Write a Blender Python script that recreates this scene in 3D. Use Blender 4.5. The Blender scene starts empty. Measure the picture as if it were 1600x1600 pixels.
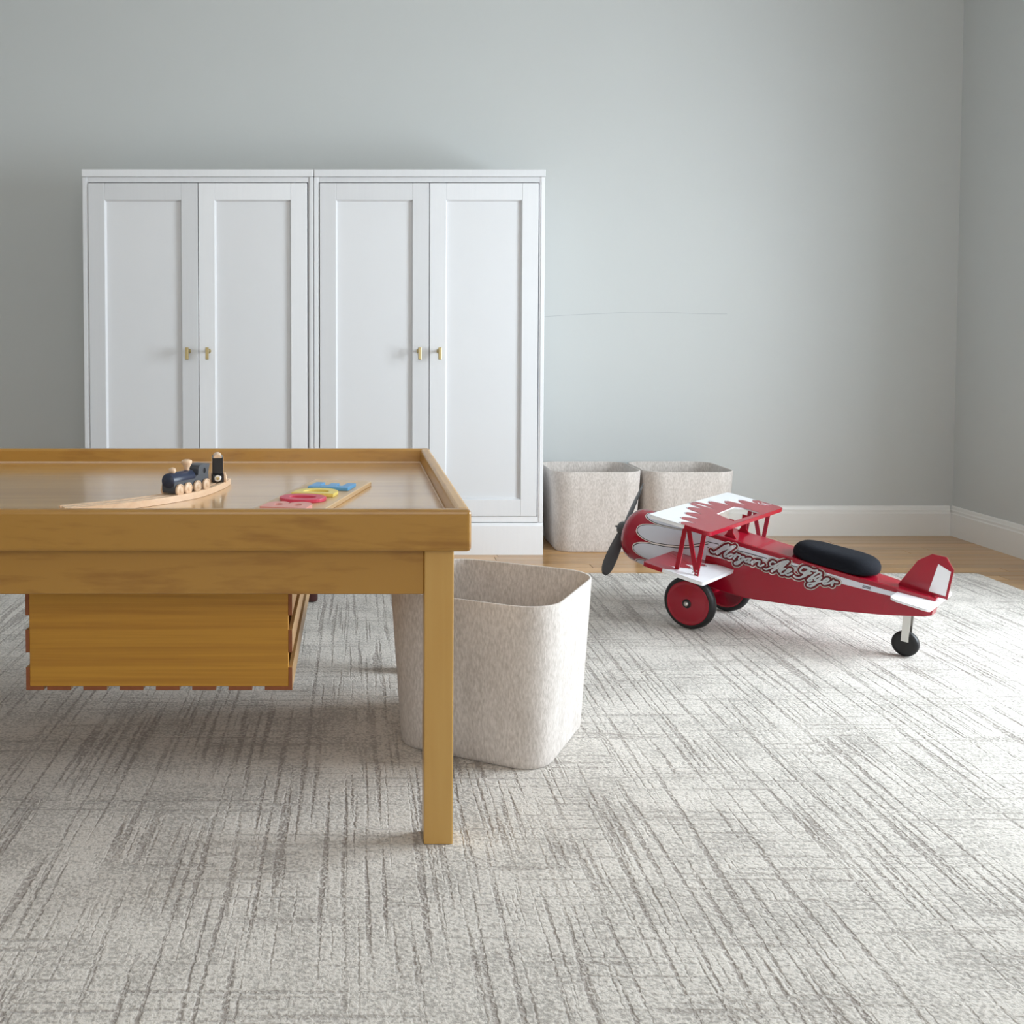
import bpy, bmesh, math, random
from mathutils import Vector, Matrix

scene = bpy.context.scene
COL = scene.collection
random.seed(7)

# ------------------------------------------------------------------ camera
cam_data = bpy.data.cameras.new('camera')
cam = bpy.data.objects.new('camera', cam_data)
COL.objects.link(cam)
PITCH = math.radians(2.2)
cam.location = (0, 0, 0.75)
cam.rotation_euler = (math.pi / 2 - PITCH, 0, 0)
cam_data.sensor_width = 36.0
cam_data.lens = 36.0                      # focal length = 1600 px of a 1600 px frame
cam_data.shift_x = (800 - 556) / 1600.0
cam_data.shift_y = (532 + 1600 * math.tan(PITCH) - 800) / 1600.0
cam_data.clip_start = 0.02
scene.camera = cam

# ------------------------------------------------------------------ colour management
scene.view_settings.view_transform = 'Standard'
scene.view_settings.look = 'None'
scene.view_settings.gamma = 1.0
scene.view_settings.use_curve_mapping = False
scene.view_settings.exposure = 0.38

# ------------------------------------------------------------------ sky outside
world = bpy.data.worlds.new('sky')
scene.world = world
world.use_nodes = True
wn = world.node_tree.nodes
bg = wn['Background']
sky = wn.new('ShaderNodeTexSky')
sky.sky_type = 'HOSEK_WILKIE'
sky.turbidity = 6.0
world.node_tree.links.new(sky.outputs[0], bg.inputs[0])
bg.inputs[1].default_value = 0.3

# ------------------------------------------------------------------ room dimensions (metres)
XL, XR, YF, YB, ZC = -2.4, 2.3, -1.3, 3.924, 2.5
W1 = (1.30, 2.60, 0.30, 1.45)             # window in the right wall: y0, y1, z0, z1
W2 = (-1.1, 1.2, 0.75, 2.1)               # window in the wall behind the camera: x0, x1, z0, z1


def area_light(name, loc, rot, sx, sy, power, color):
    d = bpy.data.lights.new(name, 'AREA')
    d.shape = 'RECTANGLE'
    d.size, d.size_y, d.energy, d.color = sx, sy, power, color
    o = bpy.data.objects.new(name, d)
    o.location, o.rotation_euler = loc, rot
    COL.objects.link(o)
    return o


# daylight entering through the two windows (just outside the openings)
area_light('daylight_right_window', (XR + 0.22, (W1[0] + W1[1]) / 2, (W1[2] + W1[3]) / 2),
           (0, math.radians(90), 0), W1[3] - W1[2], W1[1] - W1[0], 104, (0.84, 0.93, 1.0))
area_light('daylight_front_window', ((W2[0] + W2[1]) / 2, YF - 0.22, (W2[2] + W2[3]) / 2),
           (math.radians(90), 0, 0), W2[1] - W2[0], W2[3] - W2[2], 33, (1.0, 0.97, 0.94))


# ------------------------------------------------------------------ materials
def new_mat(name):
    m = bpy.data.materials.new(name)
    m.use_nodes = True
    nt = m.node_tree
    return m, nt, nt.nodes['Principled BSDF']


def N(nt, kind, **kw):
    n = nt.nodes.new(kind)
    for k, v in kw.items():
        setattr(n, k, v)
    return n


def plain(name, color, rough=0.5, metal=0.0, coat=0.0, spec=0.5, noise=0.0, nscale=40, bump=0.0):
    m, nt, b = new_mat(name)
    b.inputs['Base Color'].default_value = (*color, 1)
    b.inputs['Roughness'].default_value = rough
    b.inputs['Metallic'].default_value = metal
    b.inputs['Coat Weight'].default_value = coat
    b.inputs['Coat Roughness'].default_value = 0.06
    b.inputs['Specular IOR Level'].default_value = spec
    if noise or bump:
        tc = N(nt, 'ShaderNodeTexCoord')
        nz = N(nt, 'ShaderNodeTexNoise')
        nz.inputs['Scale'].default_value = nscale
        nz.inputs['Detail'].default_value = 4
        nt.links.new(tc.outputs['Object'], nz.inputs['Vector'])
        if noise:
            mx = N(nt, 'ShaderNodeMix', data_type='RGBA')
            mx.inputs[6].default_value = (*[c * (1 - noise) for c in color], 1)
            mx.inputs[7].default_value = (*[min(1, c * (1 + noise)) for c in color], 1)
            nt.links.new(nz.outputs[0], mx.inputs[0])
            nt.links.new(mx.outputs[2], b.inputs['Base Color'])
        if bump:
            bp = N(nt, 'ShaderNodeBump')
            bp.inputs['Strength'].default_value = bump
            bp.inputs['Distance'].default_value = 0.002
            nt.links.new(nz.outputs[0], bp.inputs['Height'])
            nt.links.new(bp.outputs[0], b.inputs['Normal'])
    return m


def wood(name, light, dark, axis='X', scale=9.0, rough=0.3, coat=0.3, stretch=0.07, contrast=(0.35, 0.75), fine=0.25,
         coat_rough=0.12, spec=0.5):
    """Long grain along one local axis."""
    m, nt, b = new_mat(name)
    tc = N(nt, 'ShaderNodeTexCoord')
    mp = N(nt, 'ShaderNodeMapping')
    s = [scale, scale, scale]
    s['XYZ'.index(axis)] = scale * stretch
    mp.inputs['Scale'].default_value = s
    nt.links.new(tc.outputs['Object'], mp.inputs['Vector'])
    n1 = N(nt, 'ShaderNodeTexNoise')
    n1.inputs['Scale'].default_value = 1.6
    n1.inputs['Detail'].default_value = 5
    n1.inputs['Distortion'].default_value = 1.4
    nt.links.new(mp.outputs[0], n1.inputs['Vector'])
    n2 = N(nt, 'ShaderNodeTexNoise')
    n2.inputs['Scale'].default_value = 11.0
    n2.inputs['Detail'].default_value = 3
    nt.links.new(mp.outputs[0], n2.inputs['Vector'])
    mixf = N(nt, 'ShaderNodeMix', data_type='FLOAT')
    mixf.inputs[0].default_value = fine
    nt.links.new(n1.outputs[0], mixf.inputs[2])
    nt.links.new(n2.outputs[0], mixf.inputs[3])
    cr = N(nt, 'ShaderNodeValToRGB')
    cr.color_ramp.elements[0].position = contrast[0]
    cr.color_ramp.elements[0].color = (*dark, 1)
    cr.color_ramp.elements[1].position = contrast[1]
    cr.color_ramp.elements[1].color = (*light, 1)
    nt.links.new(mixf.outputs[0], cr.inputs[0])
    oi = N(nt, 'ShaderNodeObjectInfo')
    hs = N(nt, 'ShaderNodeHueSaturation')
    mr = N(nt, 'ShaderNodeMapRange')
    mr.inputs[3].default_value = 0.86
    mr.inputs[4].default_value = 1.14
    nt.links.new(oi.outputs['Random'], mr.inputs[0])
    nt.links.new(mr.outputs[0], hs.inputs['Value'])
    nt.links.new(cr.outputs[0], hs.inputs['Color'])
    nt.links.new(hs.outputs[0], b.inputs['Base Color'])
    b.inputs['Roughness'].default_value = rough
    b.inputs['Coat Weight'].default_value = coat
    b.inputs['Coat Roughness'].default_value = coat_rough
    b.inputs['Specular IOR Level'].default_value = spec
    return m


def felt(name):
    m, nt, b = new_mat(name)
    tc = N(nt, 'ShaderNodeTexCoord')
    mp = N(nt, 'ShaderNodeMapping')
    mp.inputs['Scale'].default_value = (1, 1, 0.33)
    nt.links.new(tc.outputs['Object'], mp.inputs['Vector'])
    n1 = N(nt, 'ShaderNodeTexNoise')
    n1.inputs['Scale'].default_value = 300
    n1.inputs['Detail'].default_value = 5
    n2 = N(nt, 'ShaderNodeTexNoise')
    n2.inputs['Scale'].default_value = 26
    n2.inputs['Detail'].default_value = 4
    n3 = N(nt, 'ShaderNodeTexNoise')
    n3.inputs['Scale'].default_value = 700
    for n in (n1, n2, n3):
        nt.links.new(mp.outputs[0], n.inputs['Vector'])
    mf = N(nt, 'ShaderNodeMix', data_type='FLOAT')
    mf.inputs[0].default_value = 0.25
    nt.links.new(n1.outputs[0], mf.inputs[2])
    nt.links.new(n2.outputs[0], mf.inputs[3])
    cr = N(nt, 'ShaderNodeValToRGB')
    cr.color_ramp.elements[0].position = 0.33
    cr.color_ramp.elements[0].color = (0.50, 0.45, 0.41, 1)
    cr.color_ramp.elements[1].position = 0.66
    cr.color_ramp.elements[1].color = (0.75, 0.695, 0.655, 1)
    nt.links.new(mf.outputs[0], cr.inputs[0])
    nt.links.new(cr.outputs[0], b.inputs['Base Color'])
    b.inputs['Roughness'].default_value = 0.95
    b.inputs['Specular IOR Level'].default_value = 0.1
    b.inputs['Sheen Weight'].default_value = 0.25
    bp = N(nt, 'ShaderNodeBump')
    bp.inputs['Strength'].default_value = 0.35
    bp.inputs['Distance'].default_value = 0.002
    nt.links.new(n3.outputs[0], bp.inputs['Height'])
    nt.links.new(bp.outputs[0], b.inputs['Normal'])
    return m


def rug_material():
    m, nt, b = new_mat('rug_wool')
    tc = N(nt, 'ShaderNodeTexCoord')
    L = nt.links.new

    def noise(vec, scale, detail=2, rough=0.5):
        n = N(nt, 'ShaderNodeTexNoise')
        n.inputs['Scale'].default_value = scale
        n.inputs['Detail'].default_value = detail
        n.inputs['Roughness'].default_value = rough
        L(vec, n.inputs['Vector'])
        return n.outputs[0]

    def mapping(vec, scale, loc=(0, 0, 0)):
        mp = N(nt, 'ShaderNodeMapping')
        mp.inputs['Scale'].default_value = scale
        mp.inputs['Location'].default_value = loc
        L(vec, mp.inputs['Vector'])
        return mp.outputs[0]

    def rng(val, a, c, lo=0.0, hi=1.0):
        r = N(nt, 'ShaderNodeMapRange')
        r.interpolation_type = 'SMOOTHSTEP'
        r.inputs[1].default_value, r.inputs[2].default_value = a, c
        r.inputs[3].default_value, r.inputs[4].default_value = lo, hi
        L(val, r.inputs[0])
        return r.outputs[0]

    def math_(op, a, c):
        n = N(nt, 'ShaderNodeMath', operation=op)
        for i, q in enumerate((a, c)):
            if isinstance(q, (int, float)):
                n.inputs[i].default_value = q
            else:
                L(q, n.inputs[i])
        return n.outputs[0]

    # wobble the coordinates a little so the ribs are hand-woven
    wob = N(nt, 'ShaderNodeTexNoise')
    wob.inputs['Scale'].default_value = 75
    wob.inputs['Detail'].default_value = 2
    L(tc.outputs['Object'], wob.inputs['Vector'])
    sub = N(nt, 'ShaderNodeVectorMath', operation='SUBTRACT')
    sub.inputs[1].default_value = (0.5, 0.5, 0.5)
    L(wob.outputs['Color'], sub.inputs[0])
    scl = N(nt, 'ShaderNodeVectorMath', operation='SCALE')
    scl.inputs['Scale'].default_value = 0.007
    L(sub.outputs[0], scl.inputs[0])
    add = N(nt, 'ShaderNodeVectorMath', operation='ADD')
    L(tc.outputs['Object'], add.inputs[0])
    L(scl.outputs[0], add.inputs[1])
    vec = add.outputs[0]

    # dark ribs along the depth of the room, broken up; and fainter cross ribs
    long_lines = rng(noise(mapping(vec, (95, 2.4, 1)), 1.0, 1.5), 0.52, 0.64)
    long_mask = rng(noise(mapping(vec, (5, 4, 1), (3, 1, 0)), 1.0, 2), 0.25, 0.52)
    cross_lines = rng(noise(mapping(vec, (3.0, 95, 1), (7, 2, 0)), 1.0, 1.5), 0.54, 0.65)
    cross_mask = rng(noise(mapping(vec, (4, 6, 1), (1, 9, 0)), 1.0, 2), 0.36, 0.58)
    speck = noise(tc.outputs['Object'], 190, 3, 0.65)
    tone = noise(tc.outputs['Object'], 9, 3)
    brk = rng(noise(tc.outputs['Object'], 150, 3), 0.38, 0.56)
    lines = math_('MAXIMUM', math_('MULTIPLY', long_lines, long_mask),
                  math_('MULTIPLY', math_('MULTIPLY', cross_lines, cross_mask), 0.7))
    lines = math_('MULTIPLY', lines, math_('ADD', math_('MULTIPLY', brk, 0.8), 0.2))
    base = N(nt, 'ShaderNodeMix', data_type='RGBA')
    base.inputs[6].default_value = (0.43, 0.40, 0.365, 1)
    base.inputs[7].default_value = (0.74, 0.695, 0.64, 1)
    L(rng(math_('ADD', math_('MULTIPLY', speck, 0.7), math_('MULTIPLY', tone, 0.3)), 0.37, 0.58), base.inputs[0])
    col = N(nt, 'ShaderNodeMix', data_type='RGBA')
    L(math_('MULTIPLY', lines, 0.85), col.inputs[0])
    L(base.outputs[2], col.inputs[6])
    col.inputs[7].default_value = (0.34, 0.30, 0.27, 1)
    L(col.outputs[2], b.inputs['Base Color'])
    b.inputs['Roughness'].default_value = 1.0
    b.inputs['Specular IOR Level'].default_value = 0.05
    b.inputs['Sheen Weight'].default_value = 0.15
    h = math_('SUBTRACT', math_('MULTIPLY', speck, 0.9), lines)
    bp = N(nt, 'ShaderNodeBump')
    bp.inputs['Strength'].default_value = 0.55
    bp.inputs['Distance'].default_value = 0.006
    L(h, bp.inputs['Height'])
    L(bp.outputs[0], b.inputs['Normal'])
    return m


def glass_pane():
    m = bpy.data.materials.new('window_glass')
    m.use_nodes = True
    nt = m.node_tree
    nt.nodes.clear()
    out = N(nt, 'ShaderNodeOutputMaterial')
    mix = N(nt, 'ShaderNodeMixShader')
    mix.inputs[0].default_value = 0.06
    tr = N(nt, 'ShaderNodeBsdfTransparent')
    gl = N(nt, 'ShaderNodeBsdfGlossy')
    gl.inputs['Roughness'].default_value = 0.02
    nt.links.new(tr.outputs[0], mix.inputs[1])
    nt.links.new(gl.outputs[0], mix.inputs[2])
    nt.links.new(mix.outputs[0], out.inputs[0])
    return m


M = {}
M['wall'] = plain('wall_paint', (0.57, 0.588, 0.58), 0.55, spec=0.3, noise=0.015, nscale=3, bump=0.03)
M['ceil'] = plain('ceiling_paint', (0.82, 0.82, 0.80), 0.8, noise=0.01, nscale=2)
M['trim'] = plain('trim_paint', (0.80, 0.79, 0.76), 0.35, noise=0.01, nscale=4)
M['cab'] = wood('cabinet_white_paint', (0.76, 0.765, 0.78), (0.735, 0.74, 0.755), 'Z', 22, 0.42, 0.0, 0.04, (0.3, 0.7), 0.5)
M['cabpanel'] = plain('cabinet_white_panel', (0.745, 0.75, 0.765), 0.45, noise=0.012, nscale=8)
M['cabdark'] = plain('cabinet_shadow_gap', (0.10, 0.10, 0.11), 0.8, noise=0.05)
M['brass'] = plain('brushed_brass', (0.50, 0.40, 0.20), 0.35, metal=0.9, noise=0.05)
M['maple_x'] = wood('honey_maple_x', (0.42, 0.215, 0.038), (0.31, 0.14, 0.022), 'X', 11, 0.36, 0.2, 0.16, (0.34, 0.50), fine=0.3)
M['maple_y'] = wood('honey_maple_y', (0.50, 0.265, 0.052), (0.36, 0.165, 0.028), 'Y', 11, 0.36, 0.2, 0.16, (0.34, 0.50), fine=0.3)
M['maple_z'] = wood('honey_maple_z', (0.55, 0.33, 0.095), (0.50, 0.28, 0.07), 'Z', 9, 0.38, 0.2, 0.06, (0.36, 0.62))
M['maple_top'] = wood('honey_maple_top', (0.56, 0.31, 0.08), (0.44, 0.22, 0.045), 'X', 8, 0.35, 1.0, 0.10, (0.36, 0.62), coat_rough=0.16)
M['pine_x'] = wood('amber_pine_x', (0.52, 0.25, 0.022), (0.41, 0.18, 0.013), 'X', 30, 0.5, 0.05, 0.02, (0.38, 0.58))
M['pine_y'] = wood('amber_pine_y', (0.60, 0.36, 0.14), (0.46, 0.22, 0.06), 'Y', 14, 0.4, 0.2, 0.04, (0.38, 0.6))
M['endgrain'] = plain('end_grain', (0.26, 0.075, 0.02), 0.6, noise=0.25, nscale=120)
M['oak'] = wood('floor_oak', (0.62, 0.37, 0.16), (0.46, 0.24, 0.085), 'X', 22, 0.28, 0.35, 0.05, (0.33, 0.66), coat_rough=0.15)
M['subfloor'] = plain('floor_joint_dark', (0.16, 0.09, 0.045), 0.8, noise=0.1)
M['felt'] = felt('beige_felt')
M['rug'] = rug_material()
M['beech'] = wood('pale_beech', (0.80, 0.60, 0.42), (0.70, 0.48, 0.31), 'Y', 30, 0.45, 0.1, 0.1)
M['ply'] = wood('puzzle_board_wood', (0.68, 0.48, 0.27), (0.58, 0.38, 0.19), 'Y', 20, 0.4, 0.2, 0.1)
M['l_blue'] = plain('blue_letter_paint', (0.115, 0.36, 0.66), 0.4, noise=0.04)
M['l_yellow'] = plain('yellow_letter_paint', (0.83, 0.66, 0.16), 0.4, noise=0.04)
M['l_red'] = plain('raspberry_letter_paint', (0.66, 0.055, 0.11), 0.4, noise=0.04)
M['l_pink'] = plain('pink_letter_paint', (0.78, 0.34, 0.29), 0.4, noise=0.04)
M['hole'] = plain('recess_dark_brown', (0.10, 0.03, 0.02), 0.8, noise=0.05)
M['train_grey'] = plain('slate_grey_paint', (0.055, 0.062, 0.075), 0.4, noise=0.06)
M['train_black'] = plain('black_paint', (0.008, 0.008, 0.010), 0.35, noise=0.05)
M['train_blue'] = plain('dark_blue_paint', (0.02, 0.03, 0.065), 0.4, noise=0.06)
M['steel'] = plain('steel', (0.62, 0.61, 0.58), 0.28, metal=1.0, noise=0.04)
M['red'] = plain('gloss_red_enamel', (0.32, 0.003, 0.018), 0.25, spec=0.35, coat=0.35, noise=0.03, nscale=6)
M['dred'] = plain('red_decal_shadow', (0.27, 0.004, 0.016), 0.35, coat=0.4, noise=0.03)
M['pwhite'] = plain('gloss_white_enamel', (0.86, 0.87, 0.90), 0.3, coat=0.6, noise=0.01)
M['pgrey'] = plain('silver_grey_decal', (0.62, 0.63, 0.70), 0.35, coat=0.5, noise=0.02)
M['cream'] = plain('cream_decal_line', (0.84, 0.78, 0.74), 0.4, noise=0.02)
M['ink'] = plain('black_decal_line', (0.010, 0.007, 0.010), 0.45, noise=0.02)
M['rubber'] = plain('black_rubber', (0.006, 0.006, 0.007), 0.5, noise=0.1)
M['prop'] = plain('graphite_plastic', (0.075, 0.078, 0.082), 0.38, noise=0.05)
M['seat'] = plain('black_seat_fabric', (0.006, 0.007, 0.011), 0.9, spec=0.2, noise=0.3, nscale=300, bump=0.3)
M['mahog'] = plain('dark_red_wood', (0.055, 0.008, 0.006), 0.35, coat=0.3, noise=0.15)
M['glass'] = glass_pane()
M['seam'] = plain('wall_seam_grey', (0.40, 0.42, 0.43), 0.7, noise=0.03)


# ------------------------------------------------------------------ mesh helpers
def link(name, bm, mat, parent=None, smooth=False, mats=None):
    bmesh.ops.recalc_face_normals(bm, faces=bm.faces[:])
    me = bpy.data.meshes.new(name)
    bm.to_mesh(me)
    bm.free()
    for mm in (mats or [mat]):
        me.materials.append(mm)
    if smooth:
        for p in me.polygons:
            p.use_smooth = True
    o = bpy.data.objects.new(name, me)
    COL.objects.link(o)
    if parent is not None:
        o.parent = parent
    return o


def tag(o, label, cat, group=None):
    o['label'] = label
    o['category'] = cat
    if group:
        o['group'] = group
    return o


def struct(o):
    o['kind'] = 'structure'
    return o


def thing(name, label, cat, loc=(0, 0, 0), group=None):
    o = bpy.data.objects.new(name, None)
    o.location = loc
    o.empty_display_size = 0.05
    COL.objects.link(o)
    return tag(o, label, cat, group)


def copy_tree(o, parent=None):
    c = o.copy()
    COL.objects.link(c)
    c.parent = parent
    for ch in list(o.children):
        copy_tree(ch, c)
    return c


def add_box(bm, x0, x1, y0, y1, z0, z1, bevel=0.0, seg=2):
    vs = [bm.verts.new((x, y, z)) for z in (z0, z1) for y in (y0, y1) for x in (x0, x1)]
    fs = [(0, 1, 3, 2), (4, 6, 7, 5), (0, 4, 5, 1), (2, 3, 7, 6), (0, 2, 6, 4), (1, 5, 7, 3)]
    faces = [bm.faces.new([vs[i] for i in f]) for f in fs]
    if bevel:
        edges = list({e for f in faces for e in f.edges})
        bmesh.ops.bevel(bm, geom=edges, offset=bevel, segments=seg, profile=0.5, affect='EDGES')


def box(name, x0, x1, y0, y1, z0, z1, mat, parent=None, bevel=0.0, seg=2):
    bm = bmesh.new()
    add_box(bm, x0, x1, y0, y1, z0, z1, bevel, seg)
    return link(name, bm, mat, parent)


def loft(bm, rings, close_start=True, close_end=True):
    vr = [[bm.verts.new(p) for p in r] for r in rings]
    n = len(vr[0])
    for a, b in zip(vr, vr[1:]):
        for i in range(n):
            bm.faces.new((a[i], a[(i + 1) % n], b[(i + 1) % n], b[i]))
    if close_start:
        bm.faces.new(vr[0])
    if close_end:
        bm.faces.new(vr[-1])
    return vr


def lathe(bm, profile, axis='Z', center=(0, 0, 0), seg=32, caps=True):
    """profile: list of (radius, height) along the axis."""
    rings = []
    for r, h in profile:
        ring = []
        for i in range(seg):
            t = 2 * math.pi * i / seg
            a, b = r * math.cos(t), r * math.sin(t)
            p = {'Z': (a, b, h), 'Y': (a, h, b), 'X': (h, a, b)}[axis]
            ring.append((p[0] + center[0], p[1] + center[1], p[2] + center[2]))
        rings.append(ring)
    loft(bm, rings, caps, caps)


def bar(bm, p, q, w, t, side):
    """rectangular bar from p to q; w along 'side', t across."""
    p, q, side = Vector(p), Vector(q), Vector(side).normalized()
    d = (q - p).normalized()
    side = (side - d * side.dot(d)).normalized()
    oth = d.cross(side)
    rings = []
    for c in (p, q):
        rings.append([tuple(c + side * (w / 2) * a + oth * (t / 2) * b) for a, b in ((-1, -1), (1, -1), (1, 1), (-1, 1))])
    loft(bm, rings)


def rounded_rect(hx, hy, r, seg=8):
    pts = []
    for k, (sx, sy) in enumerate(((1, 1), (-1, 1), (-1, -1), (1, -1))):
        for i in range(seg + 1):
            t = math.radians(90 * k + 90 * i / seg)
            pts.append((sx * (hx - r) + r * math.cos(t), sy * (hy - r) + r * math.sin(t)))
    return pts


def prism(bm, outline, z0, z1, holes=(), to3d=None):
    """extruded polygon with holes; to3d maps (a, b, h) -> xyz."""
    to3d = to3d or (lambda a, b, h: (a, b, h))
    tmp = bmesh.new()
    edges = []
    for loop in [outline] + list(holes):
        vs = [tmp.verts.new((a, b, 0)) for a, b in loop]
        edges += [tmp.edges.new((vs[i], vs[(i + 1) % len(vs)])) for i in range(len(vs))]
    bmesh.ops.triangle_fill(tmp, use_beauty=True, use_dissolve=False, edges=edges)
    tmp.verts.ensure_lookup_table()
    tmp.verts.index_update()
    lows = [bm.verts.new(to3d(v.co.x, v.co.y, z0)) for v in tmp.verts]
    if abs(z1 - z0) < 1e-9:
        for f in tmp.faces:
            bm.faces.new([lows[v.index] for v in f.verts])
        tmp.free()
        return
    highs = [bm.verts.new(to3d(v.co.x, v.co.y, z1)) for v in tmp.verts]
    for f in tmp.faces:
        bm.faces.new([lows[v.index] for v in f.verts])
        bm.faces.new([highs[v.index] for v in reversed(f.verts)])
    for e in tmp.edges:
        if len(e.link_faces) == 1:
            a, b = e.verts[0].index, e.verts[1].index
            bm.faces.new((lows[a], lows[b], highs[b], highs[a]))
    tmp.free()


def catmull(pts, n=6, closed=False):
    out = []
    m = len(pts)
    P = lambda i: pts[i % m] if closed else pts[max(0, min(m - 1, i))]
    for i in range(m if closed else m - 1):
        a, b, c, d = P(i - 1), P(i), P(i + 1), P(i + 2)
        for k in range(n):
            t = k / n
            out.append(tuple(0.5 * (2 * b[j] + (c[j] - a[j]) * t + (2 * a[j] - 5 * b[j] + 4 * c[j] - d[j]) * t * t
                                    + (3 * b[j] - a[j] - 3 * c[j] + d[j]) * t ** 3) for j in range(2)))
    if not closed:
        out.append(tuple(pts[-1]))
    return out


def ribbon(bm, pts, half, to3d):
    """flat stroke with round caps along a 2D polyline."""
    for (a, b), (c, d) in zip(pts, pts[1:]):
        L = math.hypot(c - a, d - b)
        if L < 1e-6:
            continue
        nx, ny = -(d - b) / L * half, (c - a) / L * half
        bm.faces.new([bm.verts.new(to3d(*q)) for q in ((a + nx, b + ny), (a - nx, b - ny), (c - nx, d - ny), (c + nx, d + ny))])
    for a, b in pts:
        bm.faces.new([bm.verts.new(to3d(a + half * math.cos(t * math.pi / 6), b + half * math.sin(t * math.pi / 6))) for t in range(12)])


# ================================================================== THE ROOM
T = 0.12
# back wall
wall_back = struct(box('wall_back', XL - T, XR + T, YB, YB + T, 0, ZC, M['wall']))
# faint horizontal plaster seam on the back wall
bm = bmesh.new()
seam = [(0.66, 0.836), (0.80, 0.846), (0.95, 0.853), (1.06, 0.858), (1.18, 0.857), (1.32, 0.852), (1.42, 0.851)]
seam = catmull(seam, 5)
for (a, b), (c, d) in zip(seam, seam[1:]):
    bar(bm, (a, YB, b), (c, YB, d), 0.0016, 0.0012, (0, 0, 1))
link('plaster_seam', bm, M['seam'], wall_back)

# left wall
struct(box('wall_left', XL - T, XL, YF - T, YB + T, 0, ZC, M['wall']))


def wall_with_opening(name, axis, pos, thick, a0, a1, win):
    w0, w1, z0, z1 = win
    bm = bmesh.new()
    for (p0, p1, q0, q1) in ((a0, w0, 0, ZC), (w1, a1, 0, ZC), (w0, w1, 0, z0), (w0, w1, z1, ZC)):
        if axis == 'X':
            add_box(bm, pos, pos + thick, p0, p1, q0, q1)
        else:
            add_box(bm, p0, p1, pos, pos + thick, q0, q1)
    return struct(link(name, bm, M['wall']))


wall_with_opening('wall_right', 'X', XR, T, YF - T, YB + T, W1)
wall_with_opening('wall_front', 'Y', YF - T, T, XL, XR, W2)
struct(box('ceiling', XL - T, XR + T, YF - T, YB + T, ZC, ZC + 0.1, M['ceil']))


def window(name, axis, pos, win, inward):
    """casing, sill, mullions and panes in a wall opening; 'pos' is the wall's inner face."""
    w0, w1, z0, z1 = win
    def bx(nm, a0, a1, d0, d1, q0, q1, mat, parent=None, bev=0.003):
        d0, d1 = sorted((pos + d0 * inward, pos + d1 * inward))
        if axis == 'X':
            return box(nm, d0, d1, a0, a1, q0, q1, mat, parent, bev)
        return box(nm, a0, a1, d0, d1, q0, q1, mat, parent, bev)
    root = bpy.data.objects.new(name, None)
    COL.objects.link(root)
    struct(root)
    for (nm, a0, a1, q0, q1) in (('casing', w0 - 0.08, w0, z0, z1), ('casing', w1, w1 + 0.08, z0, z1), ('casing', w0 - 0.08, w1 + 0.08, z1, z1 + 0.09)):
        bx(nm, a0, a1, 0.0, 0.02, q0, q1, M['trim'], root)
    bx('window_sill', w0 - 0.1, w1 + 0.1, 0.0, 0.05, z0 - 0.03, z0, M['trim'], root)
    mid = (w0 + w1) / 2
    zm = (z0 + z1) / 2
    for (a0, a1, q0, q1) in ((w0, w0 + 0.05, z0, z1), (w1 - 0.05, w1, z0, z1), (mid - 0.04, mid + 0.04, z0, z1)):
        bx('sash_stile', a0, a1, -0.08, -0.04, q0, q1, M['trim'], root)
    for (q0, q1) in ((z0, z0 + 0.05), (z1 - 0.05, z1), (zm - 0.02, zm + 0.02)):
        for (a0, a1) in ((w0 + 0.05, mid - 0.04), (mid + 0.04, w1 - 0.05)):
            bx('sash_rail', a0, a1, -0.08, -0.04, q0, q1, M['trim'], root)
    for (a0, a1) in ((w0 + 0.05, mid - 0.04), (mid + 0.04, w1 - 0.05)):
        for (q0, q1) in ((z0 + 0.05, zm - 0.02), (zm + 0.02, z1 - 0.05)):
            bx('pane', a0, a1, -0.062, -0.058, q0, q1, M['glass'], root, 0)
    return root


window('window_1', 'X', XR, W1, -1)
window('window_2', 'Y', YF, W2, 1)

# floor: dark sub floor, with each visible oak strip laid as its own plank
floor = struct(box('floor', XL - T, XR + T, YF - T, YB + T, -0.10, -0.004, M['subfloor']))
PW = 0.057
rows = int((YB - 3.14) / PW) + 1
plank_cache = {}
for r in range(rows):
    y1 = YB - r * PW
    x = XL - random.uniform(0, 0.7)
    while x < XR:
        Lp = round(random.choice((0.6, 0.75, 0.9, 1.05, 1.2)), 3)
        key = Lp
        if key not in plank_cache:
            bm = bmesh.new()
            add_box(bm, 0.0006, Lp - 0.0006, -PW + 0.0005, -0.0005, -0.016, 0.0, 0.0008, 1)
            o = link('plank', bm, M['oak'], floor)
            plank_cache[key] = o.data
        else:
            o = bpy.data.objects.new('plank', plank_cache[key])
            COL.objects.link(o)
            o.parent = floor
        o.location = (x, y1, random.uniform(-0.0003, 0.0))
        x += Lp
# remaining floor under the rug: one continuous boarded field
box('board_field', XL, XR, YF, YB - rows * PW, -0.016, -0.0005, M['oak'], floor)

# baseboard with a moulded cap
def baseboard(name, along, a0, a1, pos, sgn):
    prof = [(0, 0), (0.014, 0), (0.014, 0.086), (0.011, 0.090), (0.011, 0.098), (0.008, 0.102), (0.006, 0.110), (0.003, 0.114), (0, 0.114)]
    bm = bmesh.new()
    rings = []
    for a in (a0, a1):
        if along == 'X':
            rings.append([(a, pos + sgn * d, z) for d, z in prof])
        else:
            rings.append([(pos + sgn * d, a, z) for d, z in prof])
    loft(bm, rings)
    return struct(link(name, bm, M['trim']))


baseboard('baseboard_back', 'X', XL, XR - 0.0145, YB, -1)
baseboard('baseboard_right', 'Y', YF, YB, XR, -1)
baseboard('baseboard_left', 'Y', YF, YB - 0.0145, XL, 1)

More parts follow.
